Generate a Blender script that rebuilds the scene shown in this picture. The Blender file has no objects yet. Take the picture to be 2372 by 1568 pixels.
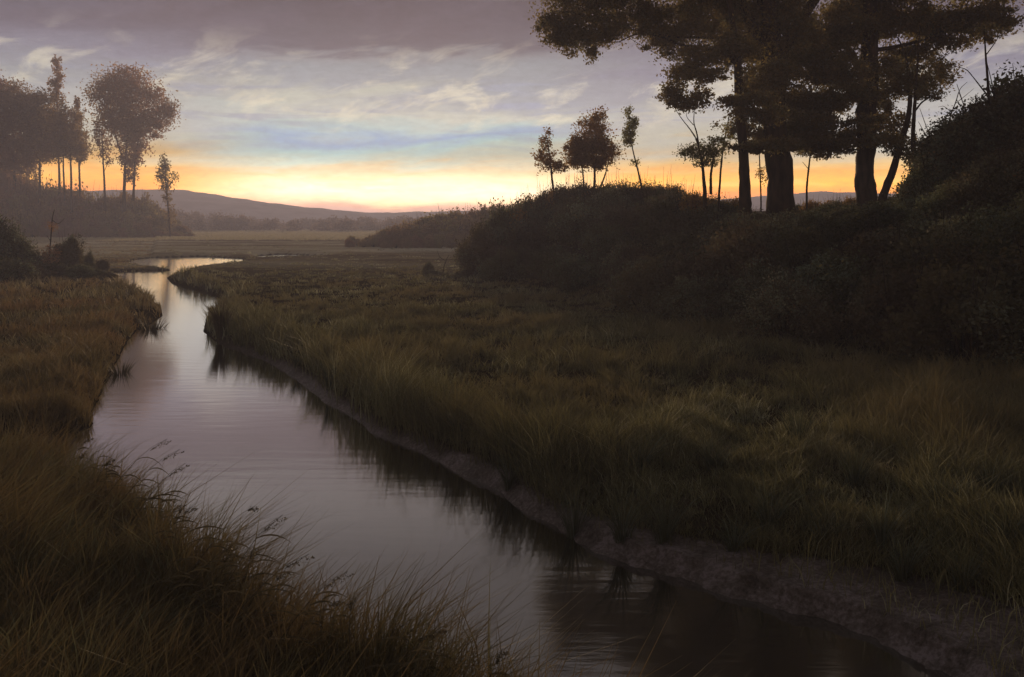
import bpy, math, random
import numpy as np
from math import radians as R
rng = np.random.default_rng(7); random.seed(7)
SC = bpy.context.scene; COL = SC.collection
F, CU, HV, CH = 2053.5, 1185.5, 512.0, 3.0      # focal length, centre and horizon of the 2371 px wide view; camera height

def at(u, v, Y):                                # a point seen at (u, v), Y metres ahead
    return np.array([(u-CU)/F*Y, Y, CH+(HV-v)/F*Y])
def onwater(u, v):
    Y = F*CH/(v-HV); return ((u-CU)/F*Y, Y)

# ------------------------------------------------------------------ helpers
def tag(o, label=None, cat=None, group=None, kind=None):
    if label: o['label'] = label
    if cat: o['category'] = cat
    if group: o['group'] = group
    if kind: o['kind'] = kind
    return o
def raw_mesh(name, V, Q, attrs=None, smooth=True):
    V = np.ascontiguousarray(V, dtype=np.float32); Q = np.ascontiguousarray(Q, dtype=np.int32)
    me = bpy.data.meshes.new(name); n, m, k = len(V), len(Q), Q.shape[1]
    me.vertices.add(n); me.vertices.foreach_set('co', V.ravel())
    me.loops.add(m*k); me.loops.foreach_set('vertex_index', Q.ravel())
    me.polygons.add(m)
    me.polygons.foreach_set('loop_start', np.arange(0, m*k, k, dtype=np.int32))
    me.polygons.foreach_set('use_smooth', np.full(m, smooth, dtype=bool))
    for a, val in (attrs or {}).items():
        at_ = me.attributes.new(a, 'FLOAT', 'POINT'); at_.data.foreach_set('value', np.ascontiguousarray(val, dtype=np.float32))
    me.update(calc_edges=True)
    return me
def link(name, me, mat, parent=None):
    if mat and not me.materials: me.materials.append(mat)
    o = bpy.data.objects.new(name, me); COL.objects.link(o)
    if parent: o.parent = parent
    return o
def empty(name, loc):
    o = bpy.data.objects.new(name, None); o.empty_display_size = .3; COL.objects.link(o); o.location = loc; return o
def copy_tree(root, loc, rz, sc):
    r = root.copy(); COL.objects.link(r); r.location = loc; r.rotation_euler = (0, 0, rz); r.scale = sc
    for ch in root.children:
        c = ch.copy(); COL.objects.link(c); c.parent = r
    return r
def smooth(x, a=0., b=1.):
    t = np.clip((x-a)/(b-a), 0, 1); return t*t*(3-2*t)
_ph = np.random.default_rng(3).uniform(0, 6.28, (40, 3)); _dr = np.random.default_rng(4).uniform(0, 6.28, 40)
def wav(x, y, s, k=0, n=7):                     # cheap smooth noise, about -1..1
    r = 0
    for i in range(n):
        a = _dr[(i+k) % 40]; f = s*(1+.37*i)
        r = r+np.sin((x*math.cos(a)+y*math.sin(a))*f+_ph[(i+k) % 40, 0]+1.3*np.sin((x*math.sin(a)-y*math.cos(a))*f*.6+_ph[(i+k) % 40, 1]))/(1+.25*i)
    return r/3.2

# ------------------------------------------------------------------ materials
def lin(*c):
    return tuple(((x/255)/12.92 if x <= 10.3 else ((x/255+.055)/1.055)**2.4) for x in c)+(1,)
def new_mat(name):
    m = bpy.data.materials.new(name); m.use_nodes = True; nt = m.node_tree
    for n in list(nt.nodes): nt.nodes.remove(n)
    return m, nt, nt.nodes.new('ShaderNodeOutputMaterial')
def ramp(nt, stops, fac=None, interp='LINEAR'):
    r = nt.nodes.new('ShaderNodeValToRGB'); e = r.color_ramp.elements; r.color_ramp.interpolation = interp
    e[0].position, e[0].color = stops[0][0], stops[0][1]; e[1].position, e[1].color = stops[-1][0], stops[-1][1]
    for p, c in stops[1:-1]:
        x = e.new(p); x.color = c
    if fac is not None: nt.links.new(fac, r.inputs[0])
    return r
def plant_mat(name, stops, patch=None, pscale=.25, transl=.45, rough=.6, spec=.25, vary=0.):
    m, nt, out = new_mat(name); L = nt.links.new
    a = nt.nodes.new('ShaderNodeAttribute'); a.attribute_name = 'tint'
    c = ramp(nt, [(p, tuple(min(.5, 2.25*q) for q in x)+(1,)) for p, x in stops], a.outputs['Fac']).outputs[0]
    g = nt.nodes.new('ShaderNodeNewGeometry')
    if patch:
        n = nt.nodes.new('ShaderNodeTexNoise'); n.inputs['Scale'].default_value = pscale; n.inputs['Detail'].default_value = 3
        L(g.outputs['Position'], n.inputs['Vector'])
        r = ramp(nt, [(.45, (0, 0, 0, 1)), (.62, (1, 1, 1, 1))], n.outputs[0])
        x = nt.nodes.new('ShaderNodeMix'); x.data_type = 'RGBA'; L(r.outputs[0], x.inputs['Factor']); L(c, x.inputs['A']); x.inputs['B'].default_value = tuple(2.25*q for q in patch)+(1,)
        c = x.outputs['Result']
    oi = nt.nodes.new('ShaderNodeObjectInfo'); hs = nt.nodes.new('ShaderNodeHueSaturation'); L(c, hs.inputs['Color'])
    v1 = nt.nodes.new('ShaderNodeMapRange'); L(oi.outputs['Random'], v1.inputs[0]); v1.inputs[3].default_value = 1-vary; v1.inputs[4].default_value = 1+vary; L(v1.outputs[0], hs.inputs['Value'])
    v2 = nt.nodes.new('ShaderNodeMath'); v2.operation = 'FRACT'; v3 = nt.nodes.new('ShaderNodeMath'); v3.operation = 'MULTIPLY'; L(oi.outputs['Random'], v3.inputs[0]); v3.inputs[1].default_value = 17.3; L(v3.outputs[0], v2.inputs[0])
    v4 = nt.nodes.new('ShaderNodeMapRange'); L(v2.outputs[0], v4.inputs[0]); v4.inputs[3].default_value = .5-vary*.12; v4.inputs[4].default_value = .5+vary*.16; L(v4.outputs[0], hs.inputs['Hue']); c = hs.outputs[0]
    b = nt.nodes.new('ShaderNodeBsdfPrincipled'); L(c, b.inputs['Base Color']); b.inputs['Roughness'].default_value = rough
    b.inputs['Specular IOR Level'].default_value = spec
    t = nt.nodes.new('ShaderNodeBsdfTranslucent'); L(c, t.inputs['Color'])
    s = nt.nodes.new('ShaderNodeMixShader'); s.inputs[0].default_value = transl
    L(b.outputs[0], s.inputs[1]); L(t.outputs[0], s.inputs[2]); L(s.outputs[0], out.inputs[0])
    return m
def bark_mat(name, a, b, scale=6):
    m, nt, out = new_mat(name); L = nt.links.new
    g = nt.nodes.new('ShaderNodeTexCoord'); mp = nt.nodes.new('ShaderNodeMapping'); mp.inputs['Scale'].default_value = (1, 1, .22)
    L(g.outputs['Object'], mp.inputs[0])
    n = nt.nodes.new('ShaderNodeTexNoise'); n.inputs['Scale'].default_value = scale; n.inputs['Detail'].default_value = 6; L(mp.outputs[0], n.inputs['Vector'])
    c = ramp(nt, [(.35, a+(1,)), (.65, b+(1,))], n.outputs[0])
    p = nt.nodes.new('ShaderNodeBsdfPrincipled'); p.inputs['Roughness'].default_value = .9; p.inputs['Specular IOR Level'].default_value = .2
    L(c.outputs[0], p.inputs['Base Color'])
    bm = nt.nodes.new('ShaderNodeBump'); bm.inputs['Strength'].default_value = .9; bm.inputs['Distance'].default_value = .05
    L(n.outputs[0], bm.inputs['Height']); L(bm.outputs[0], p.inputs['Normal']); L(p.outputs[0], out.inputs[0])
    return m
M = {}
M['canopy'] = plant_mat('canopy_leaf', [(0, (.06, .055, .024)), (.5, (.125, .095, .038)), (.8, (.12, .125, .08)), (1, (.21, .145, .045))], None, transl=.68, spec=.1)
M['shrub'] = plant_mat('shrub_leaf', [(0, (.026, .025, .014)), (.4, (.052, .05, .026)), (.72, (.095, .115, .085)), (1, (.14, .10, .042))], (.05, .042, .022), .3, transl=.5, spec=.1, vary=.28)
M['woods'] = plant_mat('far_woods', [(0, (.07, .05, .04)), (.5, (.11, .08, .065)), (1, (.16, .115, .09))], None, transl=.5)  # haze over the woods partly put into this lighter leaf colour
M['mist_tint'] = plant_mat('mist_pale', [(0, (.07, .06, .03)), (.4, (.13, .115, .065)), (1, (.22, .2, .13))], None, transl=.4)  # pale straw tones stand in for mist over the far marsh
M['far'] = plant_mat('far_leaf', [(0, (.09, .062, .032)), (.6, (.155, .115, .05)), (1, (.22, .15, .055))], (.14, .08, .04), .06, transl=.68, vary=.2)
M['autumn'] = plant_mat('autumn_leaf', [(0, (.10, .06, .022)), (.6, (.18, .11, .036)), (1, (.22, .15, .045))], None, transl=.72, spec=.1)
M['birch'] = plant_mat('young_leaf', [(0, (.08, .085, .03)), (.6, (.15, .145, .055)), (1, (.2, .19, .07))], None, transl=.7, spec=.1)
GR = [(0, (.04, .038, .02)), (.4, (.085, .08, .036)), (.75, (.125, .12, .062)), (1, (.26, .235, .15))]
M['grass_r'] = plant_mat('marsh_grass', GR, (.105, .088, .042), .22, transl=.35)
M['grass_l'] = plant_mat('russet_grass', [(0, (.05, .04, .02)), (.4, (.10, .082, .038)), (.75, (.125, .11, .058)), (1, (.23, .19, .11))], (.125, .082, .038), .3, transl=.35)
M['grass_f'] = plant_mat('reed_grass', [(0, (.045, .038, .018)), (.4, (.08, .062, .028)), (.8, (.08, .085, .05)), (1, (.12, .09, .045))], (.085, .062, .03), 1.1, transl=.35)
M['blade'] = plant_mat('sedge', [(0, (.03, .032, .018)), (.8, (.05, .055, .036)), (1, (.075, .09, .07))], None, transl=.3, rough=.7, spec=.05)
M['reed'] = plant_mat('reed', [(0, (.03, .026, .014)), (1, (.06, .05, .028))], None, transl=.2)
M['bark'] = bark_mat('dark_bark', (.018, .012, .008), (.07, .045, .03))
M['twig'] = bark_mat('twig_bark', (.02, .014, .01), (.06, .042, .03), 12)

# ------------------------------------------------------------------ water and hill outlines (metres)
riv = [(.9, 2.2), (.75, 3.8), (.35, 4.6), (-.4, 5.3), (-1.2, 5.85), (-1.85, 6.5), (-2.6, 7.1), (-3.25, 8.1), (-4.2, 9.2), (-5.5, 9.9), (-8, 10.1), (-13, 10.0), (-13, 11.9), (-7, 12.1)]
riv += [onwater(*p) for p in [(200, 990), (214, 935), (236, 884), (268, 830), (290, 790), (312, 765), (345, 750), (372, 732), (368, 708), (330, 688), (300, 672), (272, 655), (254, 640), (262, 629), (330, 627), (400, 626),
        (345, 619), (296, 610), (310, 602), (350, 597), (470, 594), (565, 599), (560, 608), (500, 616), (446, 622), (425, 632), (388, 643), (398, 655), (445, 668), (518, 690), (505, 712), (482, 735), (476, 768), (506, 792), (560, 812), (610, 830), (648, 849), (700, 884),
        (764, 932), (837, 972), (870, 1000), (910, 1019), (976, 1039), (1040, 1078), (1106, 1107), (1173, 1141), (1225, 1185), (1290, 1210), (1332, 1241), (1385, 1275), (1430, 1292), (1549, 1328), (1636, 1351), (1715, 1377), (1800, 1400), (1912, 1430), (2031, 1478), (2130, 1525), (2229, 1565)]]
riv += [(2.95, 5.3), (3.6, 4.3), (4.4, 3.3), (5.5, 2.2)]
pool1 = [onwater(*p) for p in [(590, 598), (640, 601), (700, 599), (775, 597), (740, 592), (650, 589), (600, 592)]]
pool2 = [onwater(*p) for p in [(100, 625), (125, 631), (158, 630), (150, 619), (120, 617)]]
pool3 = [onwater(*p) for p in [(190, 626), (205, 632), (238, 628), (235, 618), (205, 616)]]
WATER = [np.array(p) for p in (riv, pool1, pool2, pool3)]
_MY = [2, 4.4, 6.3, 8, 10, 14.5, 20, 26, 34, 45, 60, 200]; _MX = [2.6, 1.9, .2, -1.2, -2.6, -4.9, -7.5, -9.8, -12.7, -18.8, -24.5, -80]
def onright(x, y): return x > np.interp(y, _MY, _MX)
HILL = np.array([(-2.3, 47), (-2.1, 41), (.1, 35.2), (2.2, 30.6), (3.7, 28.6), (3.5, 23.5), (4.4, 19.2), (6.6, 17.6), (8.2, 14.6), (12, 12.3), (20, 9), (60, 4), (90, 60), (60, 100), (8, 92), (-1, 70)])
def sdf(P, polys):
    best = np.full(len(P), 1e9)
    for poly in polys:
        d = np.full(len(P), 1e9); ins = np.zeros(len(P), bool)
        for i in range(len(poly)):
            a = poly[i]; b = poly[(i+1) % len(poly)]; e = b-a; w = P-a
            t = np.clip((w@e)/(e@e+1e-9), 0, 1); q = w-t[:, None]*e
            d = np.minimum(d, q[:, 0]**2+q[:, 1]**2)
            c = (a[1] > P[:, 1]) != (b[1] > P[:, 1])
            with np.errstate(divide='ignore', invalid='ignore'):
                xi = (b[0]-a[0])*(P[:, 1]-a[1])/(b[1]-a[1]+1e-12)+a[0]
            ins ^= c & (P[:, 0] < xi)
        d = np.sqrt(d); best = np.minimum(best, np.where(ins, -d, d))
    return best
def mudwidth(x, y):
    return np.where(onright(x, y), .02+.13*smooth(-y, -20, -12)*smooth(wav(x, y, .9, 25), -.5, .4)+.95*smooth(-y, -9.0, -6.2)+(.03+.16*smooth(-y, -9, -6.5))*wav(x, y, 1.9, 6), .0)
def ground(P):
    """height, distance to water (+ on land), depth inside the hill"""
    x, y = P[:, 0], P[:, 1]
    sw = sdf(P, WATER)+.05*wav(x, y, 4.2, 5)*smooth(-y, -30, -8)+.035*wav(x, y, 13, 9)*smooth(-y, -14, -6)+.014*wav(x, y, 31, 19)*smooth(-y, -12, -6)
    sh = -sdf(P, [HILL])
    right = onright(x, y)                       # bank on the far side of the river bend
    z = .05+.10*smooth(sw, 0, .12)+.12*smooth(sw, .3, 2.5)
    z = np.where(right, z+.16*smooth(sw-mudwidth(x, y), 0, .7), .02+.24*smooth(sw, -.05, .35))
    z += (.05*wav(x, y, .8, 2)+.03*wav(x, y, 2.6, 7))*smooth(sw, .4, 2)
    z += right*smooth(sw, .02, .15)*smooth(-y, -13, -9)*(.018*wav(x, y, 7, 22)+.009*wav(x, y, 19, 27))
    z -= .12*smooth(y, 40, 60)*smooth(-y, -130, -90)*smooth(-x, 2, 10)
    z = np.where(sw < 0, .04-.6*smooth(-sw, -.02, .5), z)
    z += np.where(sh > 0, 2.5*smooth(sh, 0, 6.5)*(1+.05*wav(x, y, .35, 11)), 0)
    z += np.where(sh > 0, .9*smooth(x, 10, 24)*smooth(sh, 0, 8), 0)
    return z, sw, sh

# terrain: one sheet, fine near the camera, reaching the hills
ys = np.concatenate([np.linspace(1.2, 12, 330, endpoint=False), np.geomspace(12, 130, 420, endpoint=False), np.geomspace(130, 600, 50)])
ts = np.concatenate([np.linspace(-1.6, -.75, 60, endpoint=False), np.linspace(-.75, .75, 620, endpoint=False), np.linspace(.75, 1.6, 60)])
YY, TT = np.meshgrid(ys, ts, indexing='ij'); XX = TT*(YY+2.5)
P = np.stack([XX.ravel(), YY.ravel()], 1); gz, gsw, gsh = ground(P)
nr, nc = YY.shape; idx = np.arange(nr*nc).reshape(nr, nc)
Q = np.stack([idx[:-1, :-1], idx[:-1, 1:], idx[1:, 1:], idx[1:, :-1]], -1).reshape(-1, 4)
m, nt, out = new_mat('marsh_soil'); L = nt.links.new
a = nt.nodes.new('ShaderNodeAttribute'); a.attribute_name = 'mud'
g = nt.nodes.new('ShaderNodeNewGeometry')
n = nt.nodes.new('ShaderNodeTexNoise'); n.inputs['Scale'].default_value = 3.4; n.inputs['Detail'].default_value = 10; n.inputs['Roughness'].default_value = .65; L(g.outputs['Position'], n.inputs['Vector'])
n2 = nt.nodes.new('ShaderNodeTexNoise'); n2.inputs['Scale'].default_value = 11; n2.inputs['Detail'].default_value = 8; L(g.outputs['Position'], n2.inputs['Vector'])
nn = nt.nodes.new('ShaderNodeTexNoise'); nn.inputs['Scale'].default_value = 26; nn.inputs['Detail'].default_value = 8; nn.inputs['Roughness'].default_value = .7; L(g.outputs['Position'], nn.inputs['Vector'])
am = nt.nodes.new('ShaderNodeMix'); am.inputs['Factor'].default_value = .5; L(n.outputs[0], am.inputs['A']); L(nn.outputs[0], am.inputs['B'])
mudc = ramp(nt, [(.40, (.06, .043, .03, 1)), (.5, (.15, .12, .105, 1)), (.58, (.28, .235, .235, 1))], am.outputs[0])
soil = ramp(nt, [(.35, (.03, .022, .012, 1)), (.65, (.06, .045, .025, 1))], n2.outputs[0])
pa = nt.nodes.new('ShaderNodeAttribute'); pa.attribute_name = 'mist_pale'
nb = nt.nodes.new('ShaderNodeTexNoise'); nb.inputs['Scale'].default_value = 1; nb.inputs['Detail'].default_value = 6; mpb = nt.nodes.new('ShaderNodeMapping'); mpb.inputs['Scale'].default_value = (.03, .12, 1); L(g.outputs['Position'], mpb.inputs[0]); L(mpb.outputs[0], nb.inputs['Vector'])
mist_tint = ramp(nt, [(.38, (.16, .12, .07, 1)), (.5, (.32, .27, .17, 1)), (.62, (.46, .42, .30, 1))], nb.outputs[0])  # mist over the far marsh, put into the ground colour
xs = nt.nodes.new('ShaderNodeMix'); xs.data_type = 'RGBA'; L(pa.outputs['Fac'], xs.inputs['Factor']); L(soil.outputs[0], xs.inputs['A']); L(mist_tint.outputs[0], xs.inputs['B'])
x = nt.nodes.new('ShaderNodeMix'); x.data_type = 'RGBA'; L(a.outputs['Fac'], x.inputs['Factor']); L(xs.outputs['Result'], x.inputs['A']); L(mudc.outputs[0], x.inputs['B'])
b = nt.nodes.new('ShaderNodeBsdfPrincipled'); L(x.outputs['Result'], b.inputs['Base Color'])
rr = ramp(nt, [(.4, (.4, .4, .4, 1)), (.65, (.8, .8, .8, 1))], n.outputs[0]); 
mr = nt.nodes.new('ShaderNodeMix'); mr.data_type = 'RGBA'; L(a.outputs['Fac'], mr.inputs['Factor']); mr.inputs['A'].default_value = (1, 1, 1, 1); L(rr.outputs[0], mr.inputs['B']); L(mr.outputs['Result'], b.inputs['Roughness'])
ms = nt.nodes.new('ShaderNodeMath'); ms.operation = 'MULTIPLY'; L(a.outputs['Fac'], ms.inputs[0]); ms.inputs[1].default_value = .35; L(ms.outputs[0], b.inputs['Specular IOR Level'])
bp = nt.nodes.new('ShaderNodeBump'); bp.inputs['Strength'].default_value = 1; bp.inputs['Distance'].default_value = .09
L(am.outputs[0], bp.inputs['Height']); L(bp.outputs[0], b.inputs['Normal']); L(b.outputs[0], out.inputs[0])
right = onright(P[:, 0], P[:, 1])
mud = smooth(-(gsw-mudwidth(P[:, 0], P[:, 1])), -.12, .03)*smooth(-P[:, 1], -24, -15)*right
tag(link('marsh_ground', raw_mesh('marsh_ground', np.stack([P[:, 0], P[:, 1], gz], 1), Q, {'mud': mud, 'mist_pale': smooth(P[:, 1], 30, 85)*(gsw > .2)*(gsh < 0)}), m), kind='structure')  # ground pales with distance, painted in place of mist

# river: one flat sheet
m, nt, out = new_mat('river_water'); L = nt.links.new
b = nt.nodes.new('ShaderNodeBsdfDiffuse'); b.inputs[0].default_value = (.022, .018, .012, 1)
gs = nt.nodes.new('ShaderNodeBsdfGlossy'); gs.inputs['Color'].default_value = (.97, .97, .95, 1); gs.inputs['Roughness'].default_value = .08
lw = nt.nodes.new('ShaderNodeLayerWeight'); lw.inputs[0].default_value = .5
fr = ramp(nt, [(0, (.05,)*3+(1,)), (.5, (.19,)*3+(1,)), (.64, (.40,)*3+(1,)), (.72, (.66,)*3+(1,)), (.79, (.84,)*3+(1,)), (.9, (1, 1, 1, 1))], lw.outputs['Facing'])
mx = nt.nodes.new('ShaderNodeMixShader'); L(fr.outputs[0], mx.inputs[0]); L(b.outputs[0], mx.inputs[1]); L(gs.outputs[0], mx.inputs[2])
g = nt.nodes.new('ShaderNodeNewGeometry'); mp = nt.nodes.new('ShaderNodeMapping'); mp.inputs['Scale'].default_value = (.45, 2.2, 1); L(g.outputs['Position'], mp.inputs[0])
n = nt.nodes.new('ShaderNodeTexNoise'); n.inputs['Scale'].default_value = 2.2; n.inputs['Detail'].default_value = 5; L(mp.outputs[0], n.inputs['Vector'])
bp = nt.nodes.new('ShaderNodeBump'); bp.inputs['Strength'].default_value = .35; bp.inputs['Distance'].default_value = .008
L(n.outputs[0], bp.inputs['Height']); L(bp.outputs[0], gs.inputs['Normal']); L(mx.outputs[0], out.inputs[0])
tag(link('river', raw_mesh('river', np.array([(-80, 1.3, 0), (12, 1.3, 0), (12, 130, 0), (-80, 130, 0)]), np.array([[0, 1, 2, 3]])), m), kind='structure')

# far hills: a real ridge of ground 400 to 560 m away
us = np.linspace(-1400, 3800, 420); prof = np.interp(us, [-1400, 0, 250, 430, 520, 620, 720, 860, 1000, 1200, 1600, 1900, 2100, 3800], [470, 446, 442, 441, 452, 467, 480, 491, 488, 482, 466, 441, 450, 470])
hr = []
for k, Yh in enumerate(np.linspace(390, 580, 26)):
    X = (us-CU)/F*Yh; s = math.sin(math.pi*k/25)**.8
    top = (HV-prof)/F*Yh+CH
    hr.append(np.stack([X, np.full_like(X, Yh), top*s*(1+.05*wav(X, Yh+0*X, .03, 3))+.5*wav(X, Yh+0*X, .25, 8)-.5], 1))
hr = np.array(hr); i2 = np.arange(26*420).reshape(26, 420)
m, nt, out = new_mat('hazed_hills'); L = nt.links.new
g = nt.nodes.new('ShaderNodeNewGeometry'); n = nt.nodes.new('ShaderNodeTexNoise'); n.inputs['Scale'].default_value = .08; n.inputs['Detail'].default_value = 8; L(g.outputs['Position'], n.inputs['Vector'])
c = ramp(nt, [(.35, (.2, .16, .18, 1)), (.65, (.36, .30, .33, 1))], n.outputs[0])  # distance haze put into the hill colour as pale lilac
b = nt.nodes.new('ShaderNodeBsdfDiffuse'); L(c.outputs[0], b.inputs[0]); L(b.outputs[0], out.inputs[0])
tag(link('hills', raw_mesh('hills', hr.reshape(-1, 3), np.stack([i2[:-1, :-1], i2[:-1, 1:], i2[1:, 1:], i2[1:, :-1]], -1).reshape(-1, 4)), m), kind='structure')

# ------------------------------------------------------------------ foliage
def leaves(C, size, tint, droop=0.):
    n = len(C); s = size*rng.uniform(.6, 1.35, n)
    a = rng.normal(size=(n, 3)); a[:, 2] -= droop; a /= np.linalg.norm(a, axis=1)[:, None]
    b = rng.normal(size=(n, 3)); b -= (a*b).sum(1)[:, None]*a; b /= np.linalg.norm(b, axis=1)[:, None]
    a *= s[:, None]*.5; b *= s[:, None]*.3
    V = np.stack([C-a, C+b*1.0-a*.1, C+a, C-b-a*.1], 1).reshape(-1, 3)
    return V, np.arange(4*n).reshape(n, 4), np.repeat(tint, 4)
CV = 2.2
def blob_points(c, r, size, cover=4., clump=.3, fringe=1.):
    """leaf centres of one crown mass: sub-clumps of leaves spread through an ellipsoid"""
    r = np.array(r, float); area = math.pi*max(r[0], r[1])*r[2]
    if size > .28: cover = cover*.72
    n = int(cover*CV*area/(.30*size*size)); k = max(8, int(30*max(1, (r.min()/.9))**.5))
    d = rng.normal(size=(k, 3)); d /= np.linalg.norm(d, axis=1)[:, None]
    cc = d*(rng.uniform(0, 1, k)**.42)[:, None]*r*.9
    cc *= rng.uniform(.75, 1.22, k)[:, None]; w = rng.uniform(.25, 1.5, k); w /= w.sum(); ii = rng.choice(k, n, p=w)
    sg = clump*rng.uniform(.6, 1.25, k)[ii][:, None]*r*fringe
    p = cc[ii]+np.clip(rng.normal(size=(n, 3)), -2.1, 2.1)*sg*.72
    fr = rng.uniform(0, 1, n) < .2; p[fr] = cc[ii][fr]*1.06+np.clip(rng.normal(size=(fr.sum(), 3)), -1.7, 1.7)*sg[fr]*1.0
    tone = rng.uniform(0, .55, k)[ii]
    return p+np.array(c), np.clip(tone+rng.uniform(0, .5, n)*rng.uniform(.4, 1, n), 0, 1)
def crown_mesh(name, blobs, size, cover=4., clump=.3, droop=.3, origin=(0, 0, 0)):
    Ps, Ts = [], []
    for bl in blobs:
        c, r = bl[0], bl[1]; cv = bl[2] if len(bl) > 2 else 1
        p, t = blob_points(c, r, size, cover*cv, clump); Ps.append(p); Ts.append(t)
    V, Q, T = leaves(np.concatenate(Ps), size, np.concatenate(Ts), droop)
    return raw_mesh(name, V-np.array(origin), Q, {'tint': T})
def wob(n):
    w_ = rng.normal(size=(n, 3))
    for _ in range(3): w_[1:-1] = (w_[:-2]+w_[1:-1]+w_[2:])/3
    return w_*1.6
def tubes(paths, sides=9, rough=.06, origin=(0, 0, 0)):
    """paths: lists of ((x,y,z), radius); one mesh of tapered tubes"""
    Vs, Qs, off = [], [], 0
    for path in paths:
        p = np.array([q[0] for q in path], float); r = np.array([q[1] for q in path], float)
        n = max(len(p)*4, 6); t = np.linspace(0, len(p)-1, n); k = np.arange(len(p))
        pts = np.stack([np.interp(t, k, p[:, j]) for j in range(3)], 1); rad = np.interp(t, k, r)
        for _ in range(2): pts[1:-1] = (pts[:-2]+2*pts[1:-1]+pts[2:])/4
        seg = np.linalg.norm(p[-1]-p[0])+.01
        pts[1:-1] += wob(n)[1:-1]*np.minimum(rad[1:-1, None]*.14, seg*.01)
        tan = np.gradient(pts, axis=0); tan /= np.linalg.norm(tan, axis=1)[:, None]+1e-9
        up = np.where(np.abs(tan[:, 2:3]) > .9, np.array([[0, 1., 0]]), np.array([[0, 0, 1.]]))
        e1 = np.cross(tan, up); e1 /= np.linalg.norm(e1, axis=1)[:, None]; e2 = np.cross(tan, e1)
        an = np.linspace(0, 2*math.pi, sides, endpoint=False)
        rr = rad[:, None]*(1+rough*rng.normal(size=(n, sides)))
        V = pts[:, None]+(e1[:, None]*np.cos(an)[None, :, None]+e2[:, None]*np.sin(an)[None, :, None])*rr[..., None]
        I = np.arange(n*sides).reshape(n, sides)+off
        Qs.append(np.stack([I[:-1], np.roll(I[:-1], -1, 1), np.roll(I[1:], -1, 1), I[1:]], -1).reshape(-1, 4))
        Vs.append(V.reshape(-1, 3)); off += n*sides
    return np.concatenate(Vs)-np.array(origin), np.concatenate(Qs)
def gz_at(x, y): return float(ground(np.array([[x, y]]))[0][0])
def tree(name, label, cat, Y, trunks, blobs, leaf, mat, cover=4., group=None, clump=.3, depth=.85, dy=None, limbs=True, bark='bark', twigs=None, droop=.3):
    """trunks: lists of (u, v, radius px[, Y offset]); blobs: (u, v, ru, rv[, Y offset, cover])"""
    u0, v0 = trunks[0][0][:2]; base = at(u0, v0, Y); base[2] = gz_at(base[0], base[1])-.05
    root = empty(name, base); tag(root, label, cat, group); paths = []
    for tr in trunks:
        path = [(at(q[0], q[1], Y+(q[3] if len(q) > 3 else 0)), q[2]/F*Y) for q in tr]
        if tr is trunks[0]:
            path.insert(0, (base, tr[0][2]*1.18/F*Y)); path.insert(1, ((base+path[1][0])/2, tr[0][2]*1.05/F*Y))
        paths.append(path)
    B = []
    for bl in blobs:
        dd = bl[4] if len(bl) > 4 else 0; c = at(bl[0], bl[1], Y+dd); rx, rz = bl[2]*1.03/F*Y, bl[3]*1.03/F*Y
        ry = (rx+rz)/2*depth
        B.append((c, (rx, ry, rz), bl[5] if len(bl) > 5 else 1))
        for _ in range(4):
            d_ = rng.normal(size=3); d_ /= np.linalg.norm(d_); B.append((c+d_*np.array([rx, ry, rz])*rng.uniform(.85, 1.15), np.array([rx, ry, rz])*rng.uniform(.18, .36), B[-1][2]*.8 if len(B[-1]) > 2 else .8))
        if limbs:
            src = paths[rng.integers(len(paths))]; k = min(range(len(src)), key=lambda i: np.linalg.norm(src[i][0]-c)+(3 if src[i][0][2] > c[2] else 0)); s, r0 = src[k]
            mid = (s+c)/2+np.array([0, 0, -.06*np.linalg.norm(c-s)])
            r1 = min(r0*.45, .045*np.linalg.norm(c-s)*.5+.01)
            paths.append([(s, r1), (mid, r1*.7), (c, r1*.35)])
            for _ in range(3):
                e = c+rng.normal(size=3)*np.array([rx, ry, rz])*.5
                paths.append([(mid*.4+c*.6, r1*.4), ((c+e)/2+rng.normal(size=3)*.05*rx, r1*.28), (e, r1*.1)])
    if twigs: 
        for tw in twigs: paths.append([(at(q[0], q[1], Y+(q[3] if len(q) > 3 else 0)), q[2]/F*Y) for q in tw])
    V, Qd = tubes(paths, 10, origin=base)
    link('trunk', raw_mesh('trunk', V, Qd), M[bark], root)
    if B: link('crown', crown_mesh('crown', B, leaf, cover, clump, droop, base), M[mat], root)
    return root

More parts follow.
